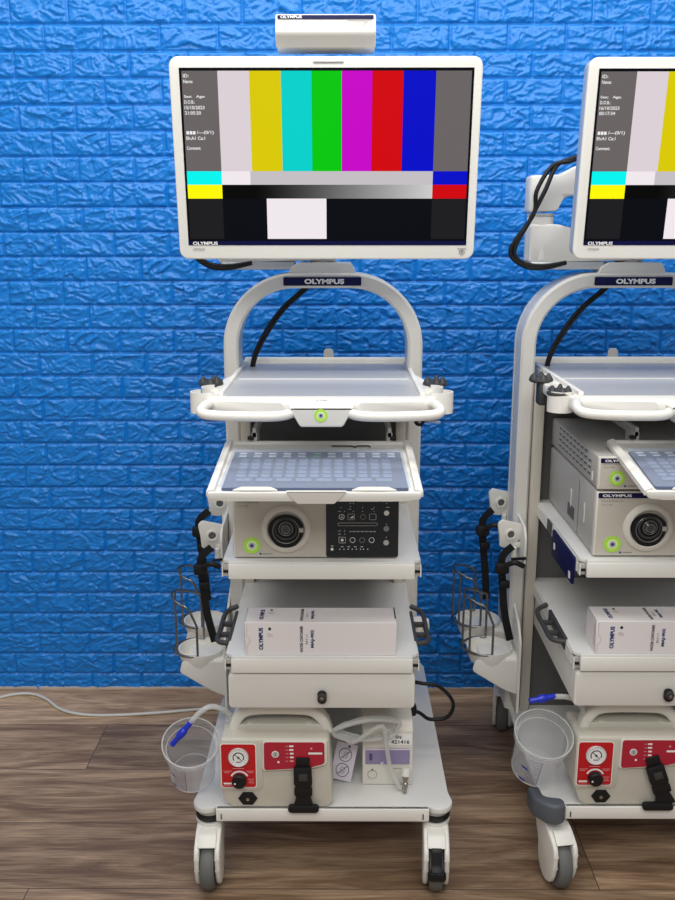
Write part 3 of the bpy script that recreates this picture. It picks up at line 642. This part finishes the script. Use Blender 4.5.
    a_, b_ = px(456, 160), px(540, 160); p.tube([(a_[0], a_[1], 0), (b_[0], b_[1], 0)], .0004, 'print', F @ T(0, 0, .0015), 5, False)
    for i in range(7): u, v = px(456 + i * 14, 160); p.box((u, v, .0015), (.0007, .0035, .0005), 'print', 0, F)
    for i in range(8):
        dot(422 + i * 14 - (i > 5) * 4, 216, .0012)
    for i in range(4): u, v = px(430 + i * 22, 208); p.box((u, v, .0015), (.0055, .0012, .0005), 'print', 0, F)
    u, v = px(396, 206); p.box((u, v, .0015), (.006, .0012, .0005), 'print', 0, F)
    p.build('control_marks', cp)
    return root
def make_processor(cx, dy):
    z = .9635; root = empty('video_processor', (cx, Y0 + dy, z), label='vented beige video processor stacked on the light source of the right cart', cat='medical device')
    p = P(); device_case(p, 0, .076)
    for r_ in range(4):
        for c_ in range(9):
            yy = .075 + c_ * .034; zz = .022 + r_ * .0145
            if c_ < 1 and r_ > 2: continue
            p.raw([(-.1946, yy, zz), (-.1946, yy + .022, zz), (-.1946, yy + .022, zz + .0055), (-.1946, yy, zz + .0055)], [[0, 1, 2, 3]], 'darkpanel')
            p.raw([(-.1949, yy, zz + .0055), (-.1949, yy + .022, zz + .0055), (-.1949, yy + .022, zz + .008), (-.1949, yy, zz + .008)], [[0, 1, 2, 3]], 'pumphi')
    p.bb(-.196, -.194, .055, .062, .015, .035, 'cream')
    p.build('case', root)
    F = XZ(0, .0177, 0)
    p = P(); p.prism(rrect(-.190, .167, .064, .074, .002), .001, 'navy', F); p.build('stripe', root)
    p = P(); p.text('OLYMPUS', F @ T(-.181, .0662, .0012), .055, .0055, 'print', .03); p.text('EVIS EXERA III', F @ T(-.182, .060, .0003), .040, .0042, 'inkgrey'); p.text('CV-190', F @ T(-.182, .0525, .0003), .022, .0045, 'inkgrey')
    p.box((-.134, .0175, .0125), (.004, .001, .004), 'inkblue'); p.flat([(-.129, .0115), (-.108, .0115), (-.108, .0135), (-.129, .0135)], 'inkgrey', F, .0005); p.build('lettering', root)
    p = P(); green_button(p, F @ T(-.1525, .030, .0003), .0165); p.build('power_button', root, label='lime ringed power button')
def make_carton(cx, dy, x0, x1, y0, label):
    z = .588; D = .082; Hh = .080; Wd = x1 - x0
    root = empty('carton', (cx + x0, Y0 + dy + y0, z), label=label, cat='box')
    p = P(); p.box((Wd / 2, D / 2, Hh / 2), (Wd, D, Hh), 'card', .0015, seg=1); p.build('body', root)
    p = P(); p.bb(0, .0004, .001, D - .001, Hh, Hh + .0006, 'ink'); p.raw([(-.0008, .004, .012), (-.0008, D - .006, .012), (-.0008, D - .006, Hh - .004), (-.0008, .004, Hh - .004)], [[0, 1, 2, 3]], 'card')
    p.raw([(-.0010, .010, .018), (-.0010, .012, .018), (-.0010, .012, Hh - .01), (-.0010, .010, Hh - .01)], [[0, 1, 2, 3]], 'inkgrey')
    p.build('end_flap', root); p = P(); p.bb(Wd - .003, Wd, .02, D, Hh + .0002, Hh + .0006, 'ink'); p.build('side_crease', root); p = P()
    c = [(.0165 + .007 * math.sin(R(t)), Hh * .45 + .010 * math.cos(R(t)), 0) for t in range(0, 181, 15)]
    p.tube([(.0165, Hh - .003, 0)] + c + [(.0165, .004, 0)], .0006, 'cardedge', XZ(-.012, -.0003, 0), 5, False); p.build('flap_tab', root)
    p = P()
    for (M0, L_) in ((XZ(0, -.0002, 0), Hh), (T(0, 0, Hh + .0002), D)):
        rot = Matrix.Rotation(R(90), 4, 'Z'); k = L_ / .078
        p.text('OLYMPUS', M0 @ T(.041, .014, .0003) @ rot, .052 * k, .0098, 'inkblue', .045)
        p.cyl(.0032, .0004, 'ink', M0 @ T(.056, L_ * .80, .0001), 12); p.prism([(.052, L_ * .80), (.060, L_ * .80), (.056, L_ * .86)], .0004, 'ink', M0 @ T(0, 0, .0001)); p.ring(.0035, .0004, 'inkgrey', M0 @ T(.054, L_ * .62, .0003), 16, 5); p.ring(.0025, .0004, 'pink', M0 @ T(.060, L_ * .60, .0003), 16, 5)
        p.text('WATER CONTAINER', M0 @ T(.130, .008, .0003) @ rot, .062 * k, .0068, 'ink', .03); p.text('\u9001\u6c34\u30bf\u30f3\u30af', M0 @ T(.141, .026 * k, .0003) @ rot, .024 * k, .0058, 'ink')
        p.text('MAJ-902', M0 @ T(.156, .019, .0003) @ rot, .042 * k, .0090, 'inkblue', .045)
    p.build('lettering', root)
def make_pump(cx, dy, x0, label, slant):
    root = empty('suction_pump', (cx + x0, Y0 + dy + .006, .202), label=label, cat='suction pump')
    W_ = .262
    p = P()
    out = roundpoly([(.020, .0), (W_ - .016, .0), (W_ - .001, .010), (W_ - .010, .178), (.000, .178), (-.002, .050), (.010, .020)], .010)
    p.prism(out, .120, 'pump', XZ(0, .120, 0), .007, 3)
    p.prism(roundpoly([(-.003, .046), (.090, .046), (.098, .060), (.098, .174), (-.003, .174)], .012), .003, 'pump', XZ(0, .0006, 0), .0015)
    p.prism(roundpoly([(.098, .176), (.247, .176), (.247, .114), (.210, .104), (.101, .097), (.097, .104)], .009), .006, 'pumphi', XZ(0, .0006, 0), .003)
    p.build('body', root)
    # carrying handle: bow over a shallow recess
    p = P(); hy = .060
    path = spline([(.026, hy, .170), (.034, hy, .196), (.054, hy, .2185), (.090, hy, .2255), (.175, hy, .2255), (.212, hy, .220), (.236, hy, .198), (.248, hy, .168)])
    p.sweep(path, roundpoly([(-.019, -.012), (.019, -.012), (.019, .012), (-.019, .012)], .008, 3), 'pumphi', up=(0, 1, 0))
    p.prism(roundpoly([(.018, .165), (.252, .165), (.247, .186), (.205, .192), (.065, .192), (.026, .186)], .008), .034, 'pump', XZ(0, hy + .017, 0), .005, 3)
    p.build('handle', root)
    F = XZ(0, -.0028, 0)
    p = P(); p.prism(rrect(.001, .084, .054, .168, .007), .0006, 'print', F); p.prism(rrect(.003, .082, .056, .166, .006), .0011, 'red', F)
    p.flat([(.029, .1035), (.055, .1035), (.055, .105), (.029, .105)], 'pink', F, .0013)
    for (u, v, w_) in ((.007, .097, .020), (.009, .093, .012), (.060, .097, .018), (.063, .093, .013), (.063, .076, .015), (.065, .071, .011), (.065, .0665, .013), (.007, .0605, .020)): p.flat([(u, v), (u + w_, v), (u + w_, v + .0013), (u, v + .0013)], 'pink', F, .0013)
    p.flat([(.007, .0635), (.027, .0635), (.027, .0675), (.007, .0675)], 'print', F, .0013)
    gp = p.build('gauge_panel', root, label='red gauge panel')
    G = F @ T(.043, .134, .001)
    p = P(); p.cyl(.0235, .003, 'print', G, 36, .0008); p.ring(.0228, .0011, 'silver', G @ T(0, 0, .003)); p.annulus(.0110, .0135, .0003, 'ink', G @ T(0, 0, .003), 24, -30, 215)
    for a_ in range(-40, 221, 20): p.box((.018 * math.cos(R(a_)), .018 * math.sin(R(a_)), .0032), (.0022, .0009, .0004), 'ink', 0, G)
    p.tube([(.009, -.009, .0036), (-.009, .009, .0036)], .0008, 'ink', G, 5, False); p.cyl(.0026, .0042, 'ink', G, 12); p.flat([(-.006, -.013), (.006, -.013), (.006, -.010), (-.006, -.010)], 'inkgrey', G, .0033); p.build('gauge', gp)
    p = P(); K = F @ T(.044, .076, .001); p.annulus(.0185, .0225, .0005, 'print', K, 24, 25, 155); p.cyl(.0165, .015, 'black', K, 28, .002); p.cyl(.0022, .0155, 'print', K @ T(-.009, -.002, 0), 10); p.build('knob', gp)
    p = P(); p.prism([(.062 + .0225 * math.cos(R(a_)), .025 + .0185 * math.sin(R(a_))) for a_ in range(0, 360, 60)], .004, 'black', F @ T(0, 0, -.003), .001); p.cyl(.0042, .006, 'metal', F @ T(.062, .024, -.003), 16); p.build('socket', root)
    F2 = XZ(0, -.0058, 0)
    p = P(); o = roundpoly([(.102, .173), (.241, .173), (.241, .119), (.208, .109), (.105, .102), (.102, .108)], .007); p.prism(o, .001, 'red2', F2)
    p.cyl(.0085, .0015, 'print', F2 @ T(.128, .143, 0), 24); p.cyl(.007, .0019, 'silver', F2 @ T(.128, .143, 0), 24); p.box((.128, .143, .0021), (.0012, .009, .0004), 'ink', 0, F2)
    for k in range(5):
        v = .166 - k * .0095; w_ = .010 - .0018 * (k > 1); p.flat([(.170 - w_, v - .0042), (.170, v - .0042), (.170, v), (.170 - w_, v)], 'print' if k < 4 else 'pink', F2, .0014); p.flat([(.152, v - .003), (.158, v - .003), (.158, v - .0015), (.152, v - .0015)], 'pink', F2, .0014)
    p.cyl(.0027, .0015, 'print', F2 @ T(.135, .123, 0), 12); p.cyl(.0025, .0015, 'pink', F2 @ T(.211, .158, 0), 12); p.flat([(.204, .143), (.236, .143), (.236, .148), (.204, .148)], 'print', F2, .0014)
    p.build('battery_panel', root, label='crimson indicator panel')
    p = P(); B = XZ(.192, -.007, 0) @ T(0, .070, 0) @ Matrix.Rotation(R(slant), 4, 'Z') @ T(0, -.070, 0)
    p.prism(roundpoly([(-.017, .136), (.015, .136), (.015, .100), (-.017, .100)], .003), .005, 'black', B, .001)
    p.prism(roundpoly([(-.022, .114), (.019, .114), (.021, .070), (.015, .062), (.021, .060), (.021, .042), (-.021, .042), (-.021, .060), (-.015, .062), (-.022, .072)], .004), .014, 'black', B @ T(0, 0, -.001), .003)
    p.bb(-.010, .010, .082, .100, .012, .0145, 'rubber', .001, B); p.prism(roundpoly([(-.015, .044), (.015, .044), (.024, .008), (-.024, .008)], .003), .009, 'black', B, .002)
    p.prism(rrect(-.036, .036, -.002, .017, .008), .014, 'black', XZ(.192, -.007, 0), .004); p.build('strap_buckle', root, label='black strap with side-release buckle')
    for k in range(4):
        p = P(); p.cyl(.0025, .003, 'casegrey', T(.0012, .03, .075 + k * .022) @ Matrix.Rotation(R(-90), 4, 'Y'), 10); p.build('screw', root)
    return root
def make_jar(cx, dy, x, y, z, label, tx, ty, s=1.0):
    root = empty('suction_jar', (cx + x, Y0 + dy + y, z), (R(tx), R(ty), 0), label=label, cat='jar')
    p = P(); p.lathe([(0, .001), (.050 * s, 0), (.0535 * s, .004), (.058 * s, .11 * s), (.0655 * s, .114 * s), (.0665 * s, .132 * s), (.0640 * s, .132 * s), (.0625 * s, .116 * s), (.056 * s, .111 * s), (.0515 * s, .006), (0, .004)], 'clear', I4, 56)
    p.build('bowl', root)
    for n_, a_, t_, h_ in (('rim', .0655, .0016, .132), ('inner_ridge', .057, .0010, .112), ('foot_ring', .051, .0012, .002)):
        p = P(); p.ring(a_ * s, t_, 'tube', T(0, 0, h_ * s), 56, 8); p.build(n_, root)
    p = P()
    for k in range(10):
        zz = .016 + k * .0092; rr = (.0545 + .0035 * zz / .11) * s; n = 7 if k % 5 else 10
        vs = []; 
        for i in range(n): a_ = R(262 - i * 5); vs += [(rr * math.cos(a_), rr * math.sin(a_), zz), (rr * math.cos(a_), rr * math.sin(a_), zz + .0014)]
        p.raw(vs, [[2 * i, 2 * i + 2, 2 * i + 3, 2 * i + 1] for i in range(n - 1)], 'purpledark')
    for k, zz in enumerate((.012, .058)):
        rr = (.0546 + .0035 * zz / .11) * s; vs = []
        for i in range(4): a_ = R(236 - i * 5); vs += [(rr * math.cos(a_), rr * math.sin(a_), zz), (rr * math.cos(a_), rr * math.sin(a_), zz + .006)]
        p.raw(vs, [[2 * i, 2 * i + 2, 2 * i + 3, 2 * i + 1] for i in range(3)], 'bluecap')
    rr = .056 * s; a_ = R(264); p.tube([(.0548 * s * math.cos(a_), .0548 * s * math.sin(a_), .012), (.0578 * s * math.cos(a_), .0578 * s * math.sin(a_), .105)], .0006, 'ink', I4, 5, False)
    p.build('scale_marks', root, label='purple volume scale')
    return root
def make_hose(label, pts, cap):
    root = empty('suction_hose', pts[0], label=label, cat='hose'); o = Vector(pts[0]); q = [Vector(a) - o for a in pts]
    p = P(); p.tube(q, .0062, 'tube', n=12); p.cyl(.009, .018, 'tube', T(*q[0]) @ T(0, 0, -.012), 16, .002); p.build('hose', root)
    a, b = Vector(cap[0]) - o, Vector(cap[1]) - o; d = (b - a); L_ = d.length; M = Matrix.Translation(a) @ d.to_track_quat('Z', 'Y').to_matrix().to_4x4()
    p = P(); p.lathe([(0, 0), (.0065, 0), (.0065, L_ * .3), (.0085, L_ * .34), (.0098, L_ * .5), (.0085, L_ * .62), (.0070, L_ * .64), (.0060, L_ * .97), (0, L_)], 'bluecap', M, 20); p.build('connector', root, label='blue tapered connector')

# ------------------------------------------------------------------ assemble
CL, CR = -.042, .743; DR = .012
make_cart(CL, 0, 'white endoscopy cart at left, whole in view, with a drawer and castors', False)
make_cart(CR, DR, 'white endoscopy cart at right, cut by the picture edge, with grey corner bumper', True)
make_monitor(CL, 0, .010, 'large colour-bar monitor on the left cart with a control box on top', '15/10/2023', '21:05:20', True)
make_monitor(CR, DR, .102, 'colour-bar monitor on the right cart, cut off by the picture edge', '16/10/2023', '00:17:34', False)
make_receiver(CL, 0)
make_keyboard(CL, 0, 'keyboard under bluish film on the pull-out tray of the left cart')
make_keyboard(CR + .066, DR, 'keyboard under bluish film on the pull-out tray of the right cart')
make_light_source(CL, 0, 'beige light source with round scope socket and black control panel, left cart')
make_light_source(CR + .006, DR, 'beige light source with round scope socket beneath the vented processor, right cart')
make_processor(CR + .006, DR)
make_carton(CL, 0, -.172, .166, .006, 'long white cardboard box marked MAJ-902 on the left cart drawer shelf')
make_carton(CR, DR, -.172, .166, .004, 'white MAJ-902 cardboard box on the right cart, end flap showing')
make_pump(CL, 0, -.236, 'beige suction pump with red panels at left on the left cart base shelf', 0)
make_pump(CR, DR, -.196, 'beige suction pump with red panels on the right cart base shelf, buckle hanging aslant', 18)
make_jar(CL, 0, -.314, .082, .242, 'clear suction jar with purple scale beside the left pump', 26, 4)
make_jar(CR, DR, -.276, .082, .252, 'clear suction jar with blue marks beside the right pump', 24, 3, 1.03)
make_hose('clear hose with blue tip leaning over the left jar', [(CL - .220, 1.925, .383), (CL - .221, 1.922, .405), (CL - .236, 1.910, .425), (CL - .262, 1.905, .434), (CL - .286, 1.895, .424), (CL - .306, 1.885, .404)], [(CL - .350, 1.875, .352), (CL - .302, 1.888, .408)])
make_hose('clear hose with blue tip pointing left over the right jar', [(CR - .170, 1.930, .383), (CR - .170, 1.928, .412), (CR - .186, 1.925, .438), (CR - .212, 1.920, .452), (CR - .246, 1.915, .456)], [(CR - .304, 1.905, .450), (CR - .240, 1.916, .457)])

def make_flusher():
    root = empty('flushing_pump', (CL + .156, 2.00, .202), label='small white flushing pump with lilac window and SN sticker on the left cart', cat='medical device')
    W_ = .122; a = 8
    p = P(); pr = roundpoly([(-.055, .0), (.06, .0), (.06, .160), (-.026, .160), (-.047, .142)], .005); p.prism(pr, W_, 'pumphi', YZ(-W_ / 2, 0, 0), .003); p.build('case', root)
    ang = math.degrees(math.atan2(.008, .142)); F = T(0, -.0555, 0, -ang) @ XZ(0, 0, 0)
    p = P(); p.prism(rrect(-.054, .053, .056, .098, .002), .0012, 'purple', F); p.prism(rrect(-.045, -.037, .066, .084, .001), .0016, 'purpledark', F); p.flat([(-.054, .093), (.053, .093), (.053, .0975), (-.054, .0975)], 'cardlilac', F, .0014)
    p.flat([(-.020, .053), (-.014, .053), (-.009, .062), (-.015, .062)], 'cardlilac', F, .0014); p.build('window', root, label='lilac window')
    p = P(); p.text('OLYMPUS', F @ T(-.054, .1235, .0003), .040, .006, 'inkgrey', .02); p.text('SN:', F @ T(.018, .1225, .0009), .016, .0085, 'ink', .02); p.text('421416', F @ T(.008, .1095, .0009), .044, .0095, 'ink', .02)
    p.flat([(-.006, .106), (.058, .106), (.058, .136), (-.006, .136)], 'print', F, .0005); p.flat([(.014, .044), (.053, .044), (.053, .0455), (.014, .0455)], 'inkgrey', F, .0005); p.ring(.011, .0005, 'inkgrey', F @ T(-.037, .028, .0004), 24, 5); p.cyl(.002, .0006, 'ink', F @ T(-.037, .041, 0), 12); p.build('lettering', root)
    # coil of clear tubing draped over it, ending in a metal plug
    r2 = empty('tubing_coil', (CL + .156, 1.945, .358), label='coiled clear tubing draped over the small flushing pump, ending in metal plug', cat='tubing')
    p = P(); pts = []
    for i in range(34):
        t = i / 33 * 2 * PI * 2.25; rr = .042 + .006 * math.sin(i * 1.3)
        pts.append((-.044 + rr * (1.5 + .012 * i) * math.cos(t + 2.6), -.012 - .0007 * i - .012 * math.cos(t), (.010 + .031 * math.sin(t + 2.6))))
    pts += [(-.018, -.032, .022), (-.006, -.028, -.03), (.004, -.024, -.09), (.020, -.024, -.130), (.030, -.026, -.145), (.040, -.022, -.140), (.040, -.016, -.120)]
    p.tube(pts, .0056, 'tube', n=10); p.build('tube', r2)
    p = P(); M = T(.040, -.034, -.153, -14, 3); p.lathe([(0, 0), (.005, 0), (.005, .010), (.0072, .012), (.0072, .022), (.0055, .024), (.0055, .030), (.0075, .032), (.0075, .042), (0, .042)], 'metal', M, 20); p.lathe([(0, .040), (.010, .040), (.010, .056), (0, .058)], 'cream', M, 20); p.build('plug', r2, label='metal plug with white cap')
    r3 = empty('warning_tag', (CL + .040, 1.955, .2025), (R(-24), 0, 0), label='lilac-white tag with two crossed-out pictograms leaning beside the small pump', cat='tag')
    p = P(); M = XZ(0, 0, 0) @ Matrix.Rotation(R(-12), 4, 'Z'); p.prism(rrect(-.026, .026, .006, .094, .002), .001, 'cardlilac', M); p.cyl(.003, .0014, 'ink', M @ T(.006, .087, 0), 10); p.build('card', r3)
    p = P()
    for v in (.066, .030):
        p.ring(.0155, .0008, 'ink', M @ T(0, v, .0012), 28, 5); p.tube([(-.010, v - .010, .0016), (.010, v + .010, .0016)], .0007, 'ink', M, 5, False); p.ring(.005, .0006, 'inkgrey', M @ T(.001, v + .002, .0014), 16, 5); p.tube([(-.006, v - .006, .0015), (.0, v - .008, .0015), (.007, v - .004, .0015)], .0006, 'inkgrey', M, 5, False)
    p.build('pictograms', r3)
make_flusher()
p = P(); p.tube([(-1.45, 2.50, .005), (-1.22, 2.66, .005), (-1.12, 2.74, .005), (-1.045, 2.755, .005), (-.98, 2.72, .005), (-.92, 2.66, .005), (-.85, 2.625, .005), (-.75, 2.615, .005), (-.60, 2.63, .005), (-.42, 2.66, .005), (-.2, 2.68, .005), (0, 2.69, .005)], .005, 'cable')
tag(p.build('mains_cable'), 'pale grey cable lying along the floor at the foot of the blue wall', 'cable')
